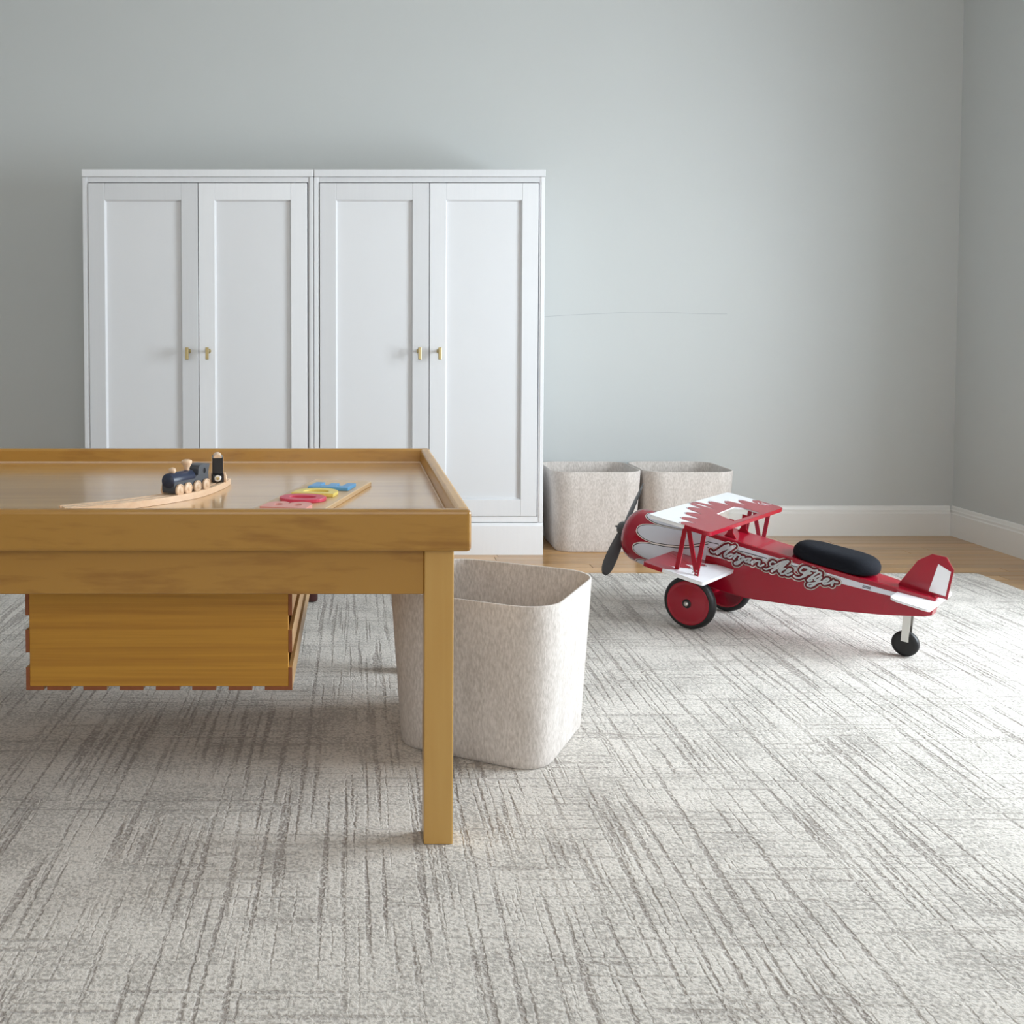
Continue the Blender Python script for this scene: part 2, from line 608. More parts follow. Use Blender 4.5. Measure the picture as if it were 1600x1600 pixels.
# ------------------------------------------------------------------ rug
bm = bmesh.new()
rx0, rx1, ry0, ry1, rz = -1.95, 1.98, -0.4, 3.229, 0.012
prof = [(0.0, 0.0), (0.0, 0.006), (0.003, 0.010), (0.008, rz)]
rings = []
for ins, z in prof:
    cx, cy = (rx0 + rx1) / 2, (ry0 + ry1) / 2
    rings.append([(cx + a, cy + b, z) for a, b in rounded_rect((rx1 - rx0) / 2 - ins, (ry1 - ry0) / 2 - ins, 0.012, 3)])
loft(bm, rings)
tag(link('area_rug', bm, M['rug']), 'ivory woven wool rug with broken grey crosshatch lines on the floor', 'rug')

# ================================================================== CABINETS
CY = 3.569
CW = 0.80


def cabinet(x0, label):
    root = thing('storage_cabinet', label, 'cabinet', (x0, CY, 0), 'pair of white storage cabinets')
    d = YB - 0.016 - CY
    x1 = CW
    P = lambda *a, **k: box(*a, parent=root, **k)
    # carcass (front plane of frame at y=0)
    P('side_panel', 0.0, 0.018, 0.0, d, 0.111, 1.315, M['cab'], bevel=0.0012)
    P('side_panel', x1 - 0.018, x1, 0.0, d, 0.111, 1.315, M['cab'], bevel=0.0012)
    P('back_panel', 0.018, x1 - 0.018, d - 0.006, d, 0.111, 1.315, M['cabpanel'])
    P('interior_shelf', 0.018, x1 - 0.018, 0.03, d - 0.006, 0.62, 0.638, M['cabpanel'])
    P('top_board', 0.0, x1, -0.014, d, 1.315, 1.34, M['cab'], bevel=0.003)
    # face frame
    P('frame_rail', 0.018, x1 - 0.018, 0.0, 0.018, 0.113, 0.1325, M['cab'], bevel=0.0012)
    P('frame_rail', 0.018, x1 - 0.018, 0.0, 0.018, 1.297, 1.315, M['cab'], bevel=0.0012)
    # light bead on the frame beside the doors
    P('frame_bead', 0.0, 0.013, -0.003, 0.0, 0.113, 1.315, M['cab'], bevel=0.001)
    P('frame_bead', x1 - 0.013, x1, -0.003, 0.0, 0.113, 1.315, M['cab'], bevel=0.001)
    # plinth with chamfered top
    bm = bmesh.new()
    prof = [(0.02, 0.0), (-0.010, 0.0), (-0.010, 0.101), (-0.004, 0.111), (0.02, 0.111)]
    loft(bm, [[(x, y, z) for y, z in prof] for x in (0.0, x1)])
    link('plinth', bm, M['cab'], root)
    P('plinth', 0.0, 0.018, 0.021, d, 0.0, 0.111, M['cab'])
    P('plinth', x1 - 0.018, x1, 0.021, d, 0.0, 0.111, M['cab'])
    # doors
    e0, e1, mid = 0.0197, x1 - 0.0218, x1 / 2
    for k, (a, b) in enumerate(((e0, mid - 0.0012), (mid + 0.0012, e1))):
        z0, z1 = 0.1345, 1.2945
        st, rb = 0.057, 0.059
        y0, y1 = -0.004, 0.016
        bm = bmesh.new()
        add_box(bm, a, a + st, y0, y1, z0, z1, 0.0012, 1)
        add_box(bm, b - st, b, y0, y1, z0, z1, 0.0012, 1)
        add_box(bm, a + st, b - st, y0 + 0.0004, y1, z0, z0 + rb, 0.0012, 1)
        add_box(bm, a + st, b - st, y0 + 0.0004, y1, z1 - rb, z1, 0.0012, 1)
        door = link('door', bm, M['cab'], root)
        # recessed panel with sloping edges
        bm = bmesh.new()
        px0, px1, pz0, pz1 = a + st, b - st, z0 + rb, z1 - rb
        def ring(i, y):
            return [(px0 + i, y, pz0 + i), (px1 - i, y, pz0 + i), (px1 - i, y, pz1 - i), (px0 + i, y, pz1 - i)]
        loft(bm, [ring(0, 0.012), ring(0, y0 + 0.003), ring(0.004, y0 + 0.012), ring(0.0045, y0 + 0.0125)])
        link('door_panel', bm, M['cabpanel'], door)
        # T-bar knob: round base, stem, upright flat bar
        kx = (b - 0.0335) if k == 0 else (a + 0.0335)
        kz = 0.705
        bm = bmesh.new()
        lathe(bm, [(0.0085, y0), (0.0085, y0 - 0.002), (0.0055, y0 - 0.006), (0.0042, y0 - 0.012), (0.0042, y0 - 0.034)], 'Y', (kx, 0, kz + 0.008), 16)
        add_box(bm, kx - 0.0055, kx + 0.0055, y0 - 0.044, y0 - 0.033, kz - 0.021, kz + 0.021, 0.0015, 2)
        link('knob', bm, M['brass'], door)
    # dark reveal behind the door edges
    return root


cabinet(-0.1450, 'white two-door storage cabinet right next to the pair of felt bins')
cabinet(-0.1450 - CW - 0.0018, 'white two-door storage cabinet directly behind the toy train, away from the felt bins')

# ================================================================== FELT BINS
def felt_bin(name, loc, rot, label):
    bm = bmesh.new()
    h, th = 0.288, 0.005
    out = [(0.139, 0.050, 0.0), (0.1425, 0.058, 0.003), (0.1445, 0.062, 0.010), (0.147, 0.064, 0.05), (0.150, 0.066, 0.10), (0.153, 0.067, 0.15),
           (0.156, 0.068, 0.20), (0.159, 0.070, 0.25), (0.1605, 0.070, h - 0.002), (0.160, 0.070, h)]
    inn = [(0.1565, 0.067, h), (0.156, 0.066, h - 0.002), (0.154, 0.066, 0.25), (0.148, 0.063, 0.15), (0.142, 0.060, 0.06), (0.139, 0.058, 0.010), (0.13, 0.05, 0.007)]
    rings = [[(a, b, z) for a, b in rounded_rect(hw, hw, r, 10)] for hw, r, z in out + inn]
    loft(bm, rings)
    o = link(name, bm, M['felt'], smooth=True)
    o.location = loc
    o.rotation_euler = (0, 0, rot)
    return tag(o, label, 'storage bin', 'beige felt storage bins')


BINS = (
    ((0.257, 1.904, 0.0125), math.radians(62.5), 'large open beige felt bin on the rug behind the table leg'),
    ((0.856, 3.742, 0.0), 0.0, 'beige felt bin on the wood floor next to the white cabinet'),
    ((1.186, 3.744, 0.0), 0.0, 'beige felt bin behind the toy airplane wing, farther from the cabinet'),
)
for loc, rot, lab in BINS:
    felt_bin('felt_bin', loc, rot, lab)

# ================================================================== PLAY TABLE
TX1, TY0, TY1, TZ = 0.1655, 1.454, 2.300, 0.508
TX0 = TX1 - 1.24
table = thing('play_table', 'honey maple play table with raised rim around its glossy top', 'table', (0, 0, 0))
RW = 0.021
RZ0 = TZ - 0.0605
box('tabletop', TX0 + RW, TX1 - RW, TY0 + RW, TY1 - RW, RZ0 + 0.008, TZ - 0.0305, M['maple_top'], table)
box('rim', TX0, TX1, TY0, TY0 + RW, RZ0, TZ, M['maple_x'], table, 0.006, 3)
box('rim', TX0, TX1, TY1 - RW, TY1, RZ0, TZ, M['maple_x'], table, 0.005, 3)
for xa, xb in ((TX0, TX0 + RW), (TX1 - RW, TX1)):
    box('rim', xa, xb, TY0 + RW * 0.75, TY1 - RW * 0.75, RZ0 + 0.0004, TZ - 0.0004, M['maple_y'], table, 0.006, 3)
# pale glue line / moulding strip where the rim meets the top
bm = bmesh.new()
for a in ((TX0 + RW, TX1 - RW, TY1 - RW - 0.003, TY1 - RW), (TX0 + RW, TX1 - RW, TY0 + RW, TY0 + RW + 0.003),
          (TX0 + RW, TX0 + RW + 0.003, TY0 + RW, TY1 - RW), (TX1 - RW - 0.003, TX1 - RW, TY0 + RW, TY1 - RW)):
    add_box(bm, a[0], a[1], a[2], a[3], TZ - 0.0315, TZ - 0.028, 0.001, 1)
link('inner_moulding', bm, M['beech'], table)
LX1 = 0.1420
LW = 0.0425
LXs = (TX0 + (TX1 - LX1), LX1 - LW)
LYs = (TY0 + 0.018, TY1 - 0.018 - LW)
for lx in LXs:
    for ly in LYs:
        box('leg', lx, lx + LW, ly, ly + LW, 0.0122, RZ0, M['maple_z'], table, 0.002, 2)
AZ0, AZ1 = RZ0 - 0.0668, RZ0
for ay in (LYs[0] + 0.006, LYs[1] + LW - 0.006 - 0.018):
    box('apron', LXs[0] + LW, LXs[1], ay, ay + 0.018, AZ0, AZ1, M['maple_x'], table, 0.0015, 1)
for ax in (LXs[0] + 0.008, LXs[1] + LW - 0.008 - 0.018):
    box('apron', ax, ax + 0.018, LYs[0] + LW, LYs[1], AZ0, AZ1, M['maple_y'], table, 0.0015, 1)

# ------------------------------------------------------------------ slatted crate slung on runners under the top
CRX1, CRX0, CRY0, CRY1, CRZ0, CRZ1 = -0.1002, -0.5198, 1.595, 2.20, 0.199, 0.395
for rxa in (CRX0 - 0.022, CRX1 + 0.004):
    bm = bmesh.new()
    add_box(bm, rxa, rxa + 0.018, LYs[0] + 0.03, LYs[1] + 0.012, 0.392, RZ0 + 0.009, 0.001, 1)
    xi = rxa + (0.018 if rxa < -0.3 else -0.012)
    link('runner', bm, M['maple_y'], table)
crate = thing('slatted_crate', 'amber pine slatted crate slung beneath the play table', 'crate', (0, 0, 0))
ST = 0.006
for ya in (CRY0, CRY1 - 0.014):
    box('end_panel', CRX0 + ST, CRX1 - ST, ya, ya + 0.014, CRZ0 + ST, CRZ1, M['pine_x'], crate, 0.0008, 1)
# side slats, with dark end grain facing the room
for xa in (CRX0, CRX1 - ST):
    for z0, z1 in ((0.199, 0.235), (0.259, 0.295), (0.318, CRZ1)):
        bm = bmesh.new()
        add_box(bm, xa, xa + ST, CRY0, CRY1, z0, z1)
        o = link('side_slat', bm, None, crate, mats=[M['pine_y'], M['endgrain']])
        for p in o.data.polygons:
            if abs(p.normal.y) > 0.9:
                p.material_index = 1
nb = 6
px = [(-0.1437, CRX1 - ST)]
step = 0.0572
for k in range(1, 7):
    px.append((-0.1437 - k * step, -0.1437 - k * step + 0.0372))
px.append((CRX0 + ST, CRX0 + ST + 0.022))
for a, b in px:
    bm = bmesh.new()
    add_box(bm, a, b, CRY0, CRY1, CRZ0, CRZ0 + ST)
    o = link('bottom_slat', bm, None, crate, mats=[M['pine_y'], M['endgrain']])
    for p in o.data.polygons:
        if abs(p.normal.y) > 0.9:
            p.material_index = 1
# lips that hang on the runners (hidden behind the apron)
for xa, xb in ((CRX0 - 0.0225, CRX0), (CRX1, CRX1 + 0.0225)):
    bm = bmesh.new()
    add_box(bm, xa, xb, CRY0 + 0.02, CRY1 - 0.02, 0.384, 0.392, 0.001, 1)
    link('hanging_lip', bm, M['pine_y'], crate)

# ------------------------------------------------------------------ little dark red stool, one foot visible past the crate
sx, sy = -0.127, 2.875
stool = thing('foot_stool', 'dark red wooden stool behind the table, one foot showing past the crate', 'stool', (sx - 0.11, sy + 0.10, 0.0125))
for ax in (-1, 1):
    for ay in (-1, 1):
        bm = bmesh.new()
        lathe(bm, [(0.014, 0.0), (0.0185, 0.003), (0.0195, 0.008), (0.0185, 0.05), (0.015, 0.16), (0.015, 0.20)], 'Z', (ax * 0.11, ay * 0.10, 0), 18)
        link('leg', bm, M['mahog'], stool, smooth=True)
bm = bmesh.new()
rings = []
for ins, z in ((0.006, 0.20), (0.0, 0.206), (0.0, 0.222), (0.006, 0.228)):
    rings.append([(a, b, z) for a, b in rounded_rect(0.15 - ins, 0.135 - ins, 0.03, 5)])
loft(bm, rings)
link('seat', bm, M['mahog'], stool)

# ================================================================== TOYS ON THE TABLE
SZ = TZ - 0.0305            # playing surface
# ---- curved wooden track
def track_pt(t):           # centre line: x as a function of arc position, gently bending to the right then hooking left at the end
    pts = [(-0.46, 1.60), (-0.385, 1.655), (-0.335, 1.706), (-0.300, 1.7535), (-0.283, 1.790), (-0.270, 1.838), (-0.2605, 1.889), (-0.257, 1.935)]
    return catmull(pts, 8)
cl = track_pt(0)
hw = 0.020
left, right = [], []
for i, p in enumerate(cl):
    a = cl[max(0, i - 1)]
    b = cl[min(len(cl) - 1, i + 1)]
    L = math.hypot(b[0] - a[0], b[1] - a[1])
    nx, ny = (b[1] - a[1]) / L, -(b[0] - a[0]) / L
    right.append((p[0] + nx * hw, p[1] + ny * hw))
    left.append((p[0] - nx * hw, p[1] - ny * hw))
end = cl[-1]
cap = [(end[0] + hw * math.cos(t), end[1] + 0.016 * math.sin(t)) for t in [math.radians(k) for k in range(10, 180, 20)]]
bm = bmesh.new()
prism(bm, right + cap + left[::-1], SZ + 0.0004, SZ + 0.0085)
# raised edges and centre leave two wheel grooves
for off0, off1 in ((-1.0, -0.62), (-0.34, 0.34), (0.62, 1.0)):
    strip = []
    q0 = [(p[0] + (r[0] - p[0]) * off0, p[1] + (r[1] - p[1]) * off0) for p, r in zip(cl, right)]
    q1 = [(p[0] + (r[0] - p[0]) * off1, p[1] + (r[1] - p[1]) * off1) for p, r in zip(cl, right)]
    prism(bm, q1 + q0[::-1], SZ + 0.0085, SZ + 0.0115)
tag(link('toy_track', bm, M['beech']), 'pale wooden toy track curving along the tabletop under the train', 'toy track')
RAIL = SZ + 0.0085


def wheel_set(root, spots, r, xo):
    for (y, sgn) in spots:
        bm = bmesh.new()
        lathe(bm, [(r * 0.55, 0.0), (r, 0.001), (r, 0.0045), (r * 0.8, 0.0055), (r * 0.72, 0.0045), (r * 0.5, 0.0050), (r * 0.25, 0.0068), (0.0005, 0.007)], 'X', (0, 0, 0), 20)
        for v in bm.verts:
            v.co.x = v.co.x * sgn + xo * sgn
            v.co.y += y
            v.co.z += r
        link('wheel', bm, M['beech'], root)


# ---- locomotive (front towards the viewer, -y)
loco = thing('toy_locomotive', 'slate grey wooden toy locomotive with pale wheels on the track', 'toy train', (-0.292, 1.776, RAIL))
loco.rotation_euler = (0, 0, math.radians(-26))
W = 0.0125
prof = [(-0.056, 0.006), (0.040, 0.006), (0.045, 0.012), (0.043, 0.030), (0.048, 0.0455), (0.044, 0.0465), (0.024, 0.0465), (0.017, 0.0455), (0.013, 0.040),
        (0.012, 0.0295), (0.004, 0.028), (-0.054, 0.028), (-0.058, 0.022), (-0.058, 0.010)]
wnd = [(0.031 + 0.0042 * math.cos(k * math.pi / 6), 0.035 + 0.005 * math.sin(k * math.pi / 6)) for k in range(12)]
bm = bmesh.new()
prism(bm, prof, -W, W, [wnd], lambda a, b, h: (h, a, b))
link('body', bm, M['train_grey'], loco)
bm = bmesh.new()
add_box(bm, -W * 0.9, W * 0.9, 0.0255, 0.0365, 0.028, 0.042)
link('cab_dark_fill', bm, M['train_black'], loco)  # solid black block in the window, standing in for the dark inside the cab
bm = bmesh.new()
lathe(bm, [(0.0118, -0.060), (0.0128, -0.058), (0.0128, 0.004), (0.010, 0.0065)], 'Y', (0, 0, 0.0265), 20)
link('boiler', bm, M['train_blue'], loco, smooth=True)
bm = bmesh.new()
lathe(bm, [(0.0045, 0.036), (0.0045, 0.043), (0.008, 0.049), (0.0095, 0.053), (0.0085, 0.056), (0.004, 0.0575)], 'Z', (0, -0.004, 0), 18)
link('chimney', bm, M['beech'], loco, smooth=True)
bm = bmesh.new()
lathe(bm, [(0.004, 0.0370), (0.0065, 0.042), (0.006, 0.046), (0.002, 0.048)], 'Z', (0, -0.046, 0), 16)
link('dome', bm, M['beech'], loco, smooth=True)
wheel_set(loco, [(y_, s_) for y_ in (-0.046, -0.022, 0.006, 0.033) for s_ in (1, -1)], 0.0104, W)

# ---- wagon behind it, seen end-on
wag = thing('toy_wagon', 'black wooden toy wagon with pale round roof and silver magnet, seen end-on', 'toy train', (-0.2585, 1.905, RAIL))
wag.rotation_euler = (0, 0, math.radians(8.5))
box('body', -0.0098, 0.0098, -0.030, 0.020, 0.018, 0.0485, M['train_black'], wag, 0.0012, 2)
box('chassis', -0.0105, 0.0105, -0.034, 0.022, 0.004, 0.018, M['train_black'], wag, 0.0012, 2)
bm = bmesh.new()
loft(bm, [[(0.0076 * math.cos(t), y, 0.0480 + 0.0060 * math.sin(t)) for t in [math.pi * k / 10 for k in range(11)]] for y in (-0.031, 0.021)])
link('roof', bm, M['beech'], wag)
bm = bmesh.new()
for sx_ in (-1, 1):
    add_box(bm, sx_ * 0.0101 - 0.0005, sx_ * 0.0101 + 0.0005, -0.0290, 0.0195, 0.019, 0.0465)
link('side_trim', bm, M['beech'], wag)
bm = bmesh.new()
lathe(bm, [(0.0064, -0.034), (0.0064, -0.0375), (0.0052, -0.0385), (0.0036, -0.0385)], 'Y', (0, 0, 0.0115), 20)
mg = link('magnet', bm, M['steel'], wag)
bm = bmesh.new()
lathe(bm, [(0.0034, -0.038), (0.0030, -0.0392), (0.0008, -0.0395)], 'Y', (0, 0, 0.0115), 14)
link('magnet_core', bm, M['brass'], mg)
wheel_set(wag, [(-0.018, 1), (0.010, 1), (-0.018, -1), (0.010, -1)], 0.0085, 0.0105)

# ---- letter puzzle board
bx_ang = math.radians(-14)          # board's long axis
brd = thing('puzzle_board', 'pale wooden letter puzzle board lying askew on the tabletop', 'puzzle', (-0.072, 1.737, SZ + 0.0001))
brd.rotation_euler = (0, 0, bx_ang)
bm = bmesh.new()
rings = []
for ins, z in ((0.0006, 0.0), (0.0, 0.001), (0.0, 0.007), (0.0012, 0.008)):
    rings.append([(a, b, z) for a, b in rounded_rect(0.0555 - ins, 0.200 - ins, 0.006, 4)])
loft(bm, rings)
link('board', bm, M['ply'], brd)
# flat brown discs painting the dark of recesses under the letter nearest the rim
for hb in (0.0235, 0.0575):
    bm = bmesh.new()
    lathe(bm, [(0.0095, 0.0079), (0.0095, 0.00835)], 'Z', (-0.002 - (hb - 0.04) * 0.93, -0.165 + 0.025 * 1.17, 0), 18)
    link('recess_dark_disc', bm, M['hole'], brd)


def letter_shape(ch):
    """outline + holes in a cell: u = reading direction (0..0.066), v = letter height (0..0.08)."""
    el = lambda cx, cy, rx, ry, a0=0, a1=360, n=24: [(cx + rx * math.cos(math.radians(a0 + (a1 - a0) * k / n)), cy + ry * math.sin(math.radians(a0 + (a1 - a0) * k / n))) for k in range(n + (0 if a1 - a0 >= 360 else 1))]
    if ch == 'O':
        return el(0.032, 0.04, 0.030, 0.042, n=36), [el(0.032, 0.04, 0.012, 0.024, n=28)]
    if ch == 'D':
        return [(0.0, 0.0)] + el(0.022, 0.04, 0.034, 0.04, -90, 90) + [(0.0, 0.08)], [[(0.015, 0.017)] + el(0.021, 0.04, 0.018, 0.023, -90, 90, 14) + [(0.015, 0.063)]]
    if ch == 'E':
        return [(0, 0), (0.050, 0), (0.050, 0.018), (0.020, 0.018), (0.020, 0.031), (0.044, 0.031), (0.044, 0.048), (0.020, 0.048), (0.020, 0.062), (0.050, 0.062), (0.050, 0.08), (0, 0.08)], []
    if ch == 'B':
        return [(0, 0)] + el(0.028, 0.022, 0.024, 0.022, -90, 80, 14) + el(0.028, 0.060, 0.022, 0.020, -80, 90, 14) + [(0, 0.08)], \
               [el(0.025, 0.0235, 0.008, 0.0075, n=14), el(0.025, 0.0575, 0.008, 0.0075, n=14)]


# (letter, start along the board, thickness, material, label)
LET = (('B', -0.165, -0.002, 'l_pink', 'pale pink wooden letter B nearest the table rim on the puzzle board'),
       ('O', -0.090, -0.003, 'l_red', 'raspberry red wooden letter O on the puzzle board'),
       ('D', -0.012, 0.001, 'l_yellow', 'pale yellow wooden letter D on the puzzle board'),
       ('E', 0.064, 0.007, 'l_blue', 'sky blue wooden letter E at the far end of the puzzle board'))
for ch, off, acr, mk, lab in LET:
    out, holes = letter_shape(ch)
    bm = bmesh.new()
    f = lambda a, b, h: (-(b - 0.04) * 0.93, a * 1.17, h)
    prism(bm, out, 0.0, 0.006, holes, f)
    o = link('puzzle_letter', bm, M[mk])
    o.matrix_world = Matrix.Translation((-0.072, 1.737, SZ + 0.0083)) @ Matrix.Rotation(bx_ang, 4, 'Z') @ Matrix.Translation((acr, off, 0))
    mod = o.modifiers.new('edge', 'BEVEL')
    mod.width = 0.0012
    mod.segments = 2
    mod.limit_method = 'ANGLE'
    tag(o, lab, 'letter', 'wooden letters in the puzzle')


# ================================================================== RIDE-ON TOY AIRPLANE
LETTER_STROKES = [
    (1, [(0.0073, 0.1329), (0.0109, 0.1298), (0.0178, 0.1309), (0.0248, 0.1379), (0.0325, 0.147), (0.0413, 0.1564), (0.0488, 0.1602)]),
    (1.5, [(0.0488, 0.1602), (0.0413, 0.1504), (0.0327, 0.1399), (0.0251, 0.1302)]),
    (1, [(0.0356, 0.1432), (0.045, 0.1492), (0.0561, 0.1585), (0.0651, 0.163)]),
    (1.5, [(0.0651, 0.163), (0.0571, 0.1531), (0.0496, 0.1436), (0.0439, 0.1334)]),
    (1, [(0.0439, 0.1334), (0.0445, 0.1288), (0.0488, 0.1296), (0.0535, 0.1353)]),
    (1, [(0.0643, 0.14), (0.0581, 0.1386), (0.0536, 0.1318), (0.0554, 0.1286), (0.0608, 0.1308), (0.0648, 0.1372), (0.0643, 0.14)]),
    (1, [(0.0648, 0.1372), (0.0709, 0.1416), (0.0731, 0.1453)]),
    (1.2, [(0.0745, 0.144), (0.0717, 0.1377), (0.0686, 0.1308)]),
    (1, [(0.0731, 0.1453), (0.0758, 0.1432), (0.0815, 0.1439)]),
    (1, [(0.0893, 0.1423), (0.0834, 0.1398), (0.0811, 0.1337), (0.085, 0.1317), (0.0897, 0.1371), (0.0915, 0.1424)]),
    (1.2, [(0.0921, 0.1426), (0.0886, 0.1338), (0.0843, 0.1259), (0.0792, 0.1198)]),
    (1, [(0.0792, 0.1198), (0.0743, 0.1182), (0.0736, 0.1218), (0.0807, 0.1271), (0.0899, 0.1331), (0.0952, 0.1383)]),
    (1, [(0.1057, 0.143), (0.0994, 0.1403), (0.0971, 0.1343), (0.1003, 0.1324), (0.1051, 0.1369), (0.108, 0.1426)]),
    (1.2, [(0.109, 0.1435), (0.1068, 0.1375), (0.1059, 0.1331)]),
    (1, [(0.1059, 0.1331), (0.1104, 0.1334), (0.115, 0.139)]),
    (1.2, [(0.1199, 0.143), (0.118, 0.1382), (0.1158, 0.1317)]),
    (1, [(0.1174, 0.1351), (0.1244, 0.1427), (0.132, 0.1446)]),
    (1.2, [(0.132, 0.1446), (0.1319, 0.1388), (0.1312, 0.1339)]),
    (1, [(0.1312, 0.1339), (0.1364, 0.1333), (0.143, 0.1395)]),
    (1, [(0.1464, 0.1297), (0.1513, 0.1298), (0.1571, 0.134), (0.1634, 0.1392), (0.1747, 0.143), (0.1834, 0.1472)]),
    (1, [(0.1684, 0.1535), (0.1623, 0.1543), (0.1573, 0.1486), (0.1584, 0.1432), (0.1646, 0.1422), (0.1724, 0.1485), (0.1835, 0.1591), (0.1964, 0.1663)]),
    (1.4, [(0.1965, 0.1659), (0.1845, 0.1538), (0.174, 0.1403), (0.1652, 0.1295)]),
    (1.5, [(0.1977, 0.1657), (0.1895, 0.153), (0.1811, 0.1376)]),
    (1, [(0.1811, 0.1376), (0.1818, 0.1341), (0.1856, 0.136)]),
    (1.1, [(0.1944, 0.1459), (0.1887, 0.1414), (0.1854, 0.134), (0.1879, 0.1301), (0.1939, 0.1329), (0.1982, 0.1384)]),
    (1.1, [(0.1983, 0.1378), (0.2051, 0.1426), (0.2087, 0.1482), (0.2035, 0.1479), (0.1985, 0.1397), (0.1986, 0.1335), (0.2041, 0.1326), (0.2116, 0.1392)]),
    (1.1, [(0.2472, 0.1599), (0.2445, 0.1652), (0.2345, 0.163), (0.2292, 0.1544), (0.2325, 0.1493), (0.2403, 0.1511), (0.2489, 0.1604)]),
    (1.2, [(0.2379, 0.1636), (0.2481, 0.1645), (0.2578, 0.1616), (0.2664, 0.1645)]),
    (1.5, [(0.25, 0.1608), (0.2463, 0.1497), (0.2388, 0.1409)]),
    (1.1, [(0.2388, 0.1409), (0.2307, 0.1344), (0.2229, 0.1328), (0.2179, 0.1344)]),
    (1, [(0.2387, 0.1471), (0.2496, 0.1508), (0.2546, 0.1544)]),
    (1.1, [(0.2761, 0.1616), (0.2693, 0.1612), (0.261, 0.151), (0.2529, 0.1396), (0.2504, 0.1344), (0.254, 0.1338), (0.259, 0.138)]),
    (1, [(0.2761, 0.1616), (0.2764, 0.1569), (0.2673, 0.1482), (0.2583, 0.1414)]),
    (1, [(0.2673, 0.1482), (0.2652, 0.1413), (0.2698, 0.1411), (0.2771, 0.1503)]),
    (1.3, [(0.2781, 0.1513), (0.2725, 0.1389), (0.2655, 0.1279), (0.2586, 0.1218)]),
    (1, [(0.2586, 0.1218), (0.2524, 0.1214), (0.2536, 0.1268), (0.2657, 0.1329), (0.28, 0.1415)]),
    (1.1, [(0.2845, 0.1418), (0.2921, 0.1463), (0.2954, 0.1523), (0.2894, 0.1511), (0.2843, 0.1424), (0.2871, 0.1372), (0.2958, 0.1415)]),
    (1.1, [(0.2958, 0.1415), (0.3025, 0.1475), (0.3061, 0.1523)]),
    (1.2, [(0.3062, 0.1518), (0.3052, 0.1453), (0.3045, 0.1402)]),
    (1, [(0.3062, 0.1518), (0.3099, 0.15), (0.3152, 0.1512)]),
]
PTH = math.atan2(-0.669, 0.743)
PU = Vector((math.cos(PTH), math.sin(PTH), 0))
plane = thing('toy_airplane', 'red and white metal ride-on toy biplane with black seat on the rug', 'toy airplane')
# frame: x runs along the body to the tail, y to its far side, pitched nose-up by 10 degrees; origin on the front axle
plane.matrix_world = (Matrix.Translation(Vector((0.9265, 2.692, 0.0803)) + PU * 0.01) @ Matrix.Rotation(PTH, 4, 'Z')
                      @ Matrix.Rotation(math.radians(10), 4, 'Y'))

# ---- body stations: x, half width, z low, z high, squareness
ST_ = [(-0.252, 0.030, 0.065, 0.127, 2.0), (-0.250, 0.045, 0.050, 0.142, 2.0), (-0.245, 0.056, 0.040, 0.152, 2.0),
       (-0.235, 0.066, 0.030, 0.162, 2.0), (-0.220, 0.0725, 0.0235, 0.1685, 2.0), (-0.200, 0.0755, 0.021, 0.171, 2.0),
       (-0.170, 0.0755, 0.021, 0.172, 2.0), (-0.140, 0.0745, 0.022, 0.173, 2.1), (-0.110, 0.0725, 0.024, 0.1735, 2.4),
       (-0.080, 0.0695, 0.027, 0.174, 2.9), (-0.050, 0.0660, 0.031, 0.175, 3.8), (-0.020, 0.0625, 0.035, 0.1765, 6.0), (-0.004, 0.0612, 0.0365, 0.177, 9.0)]


def station(x):
    for a, b in zip(ST_, ST_[1:]):
        if a[0] <= x <= b[0]:
            t = (x - a[0]) / (b[0] - a[0])
            return [p + (q - p) * t for p, q in zip(a, b)]
    return ST_[-1] if x > ST_[-1][0] else ST_[0]


def surf(x, phi, off=0.0):
    """point on the cowling; phi measured from the near side (-y) upward, in degrees."""
    _, hw, z0, z1, n = station(x)
    c, s = math.cos(math.radians(phi)), math.sin(math.radians(phi))
    e = 2.0 / n
    hh, zc = (z1 - z0) / 2, (z0 + z1) / 2
    y = -(hw + off) * math.copysign(abs(c) ** e, c)
    z = zc + (hh + off) * math.copysign(abs(s) ** e, s)
    return (x, y, z)


bm = bmesh.new()
xs = sorted(set([s[0] for s in ST_] + [-0.252 + 0.0083 * k for k in range(1, 30)]))
loft(bm, [[surf(x, 360 * k / 72) for k in range(72)] for x in xs])
cowl = link('cowling', bm, M['red'], plane, smooth=True)


def petal(name, phi_c, xt, grow, off, mat):
    """long rounded petal printed around the cowling; tip at xt, runs back to the body joint."""
    bm = bmesh.new()
    x0, x1 = xt - grow, -0.003
    Lt = 0.062
    NX, NB = 34, 12
    rows_ = []
    for i in range(NX + 1):
        t = (i / NX) ** 1.7
        x = x0 + (x1 - x0) * t
        f = min(1.0, (x - x0) / (Lt + grow))
        hwid = 17.9 * math.sqrt(max(0.0, 1 - (1 - f) ** 2.2)) + grow * 620 * (1 if i else 0)
        rows_.append([bm.verts.new(surf(x, phi_c + hwid * (2 * j / NB - 1), off)) for j in range(NB + 1)])
    for a, b in zip(rows_, rows_[1:]):
        for j in range(NB):
            try:
                bm.faces.new((a[j], a[j + 1], b[j + 1], b[j]))
            except ValueError:
                pass
    bmesh.ops.remove_doubles(bm, verts=bm.verts[:], dist=1e-6)
    return link(name, bm, mat, cowl, smooth=True)


for k in range(9):
    pc = 26 + 40 * k
    xt = -0.196 if k % 2 == 0 else -0.193
    petal('petal_edge', pc, xt, 0.0036, 0.0005, M['cream'])
    petal('petal_line', pc, xt, 0.0016, 0.0009, M['ink'])
    petal('petal', pc, xt, -0.0004, 0.0013, M['pgrey'])

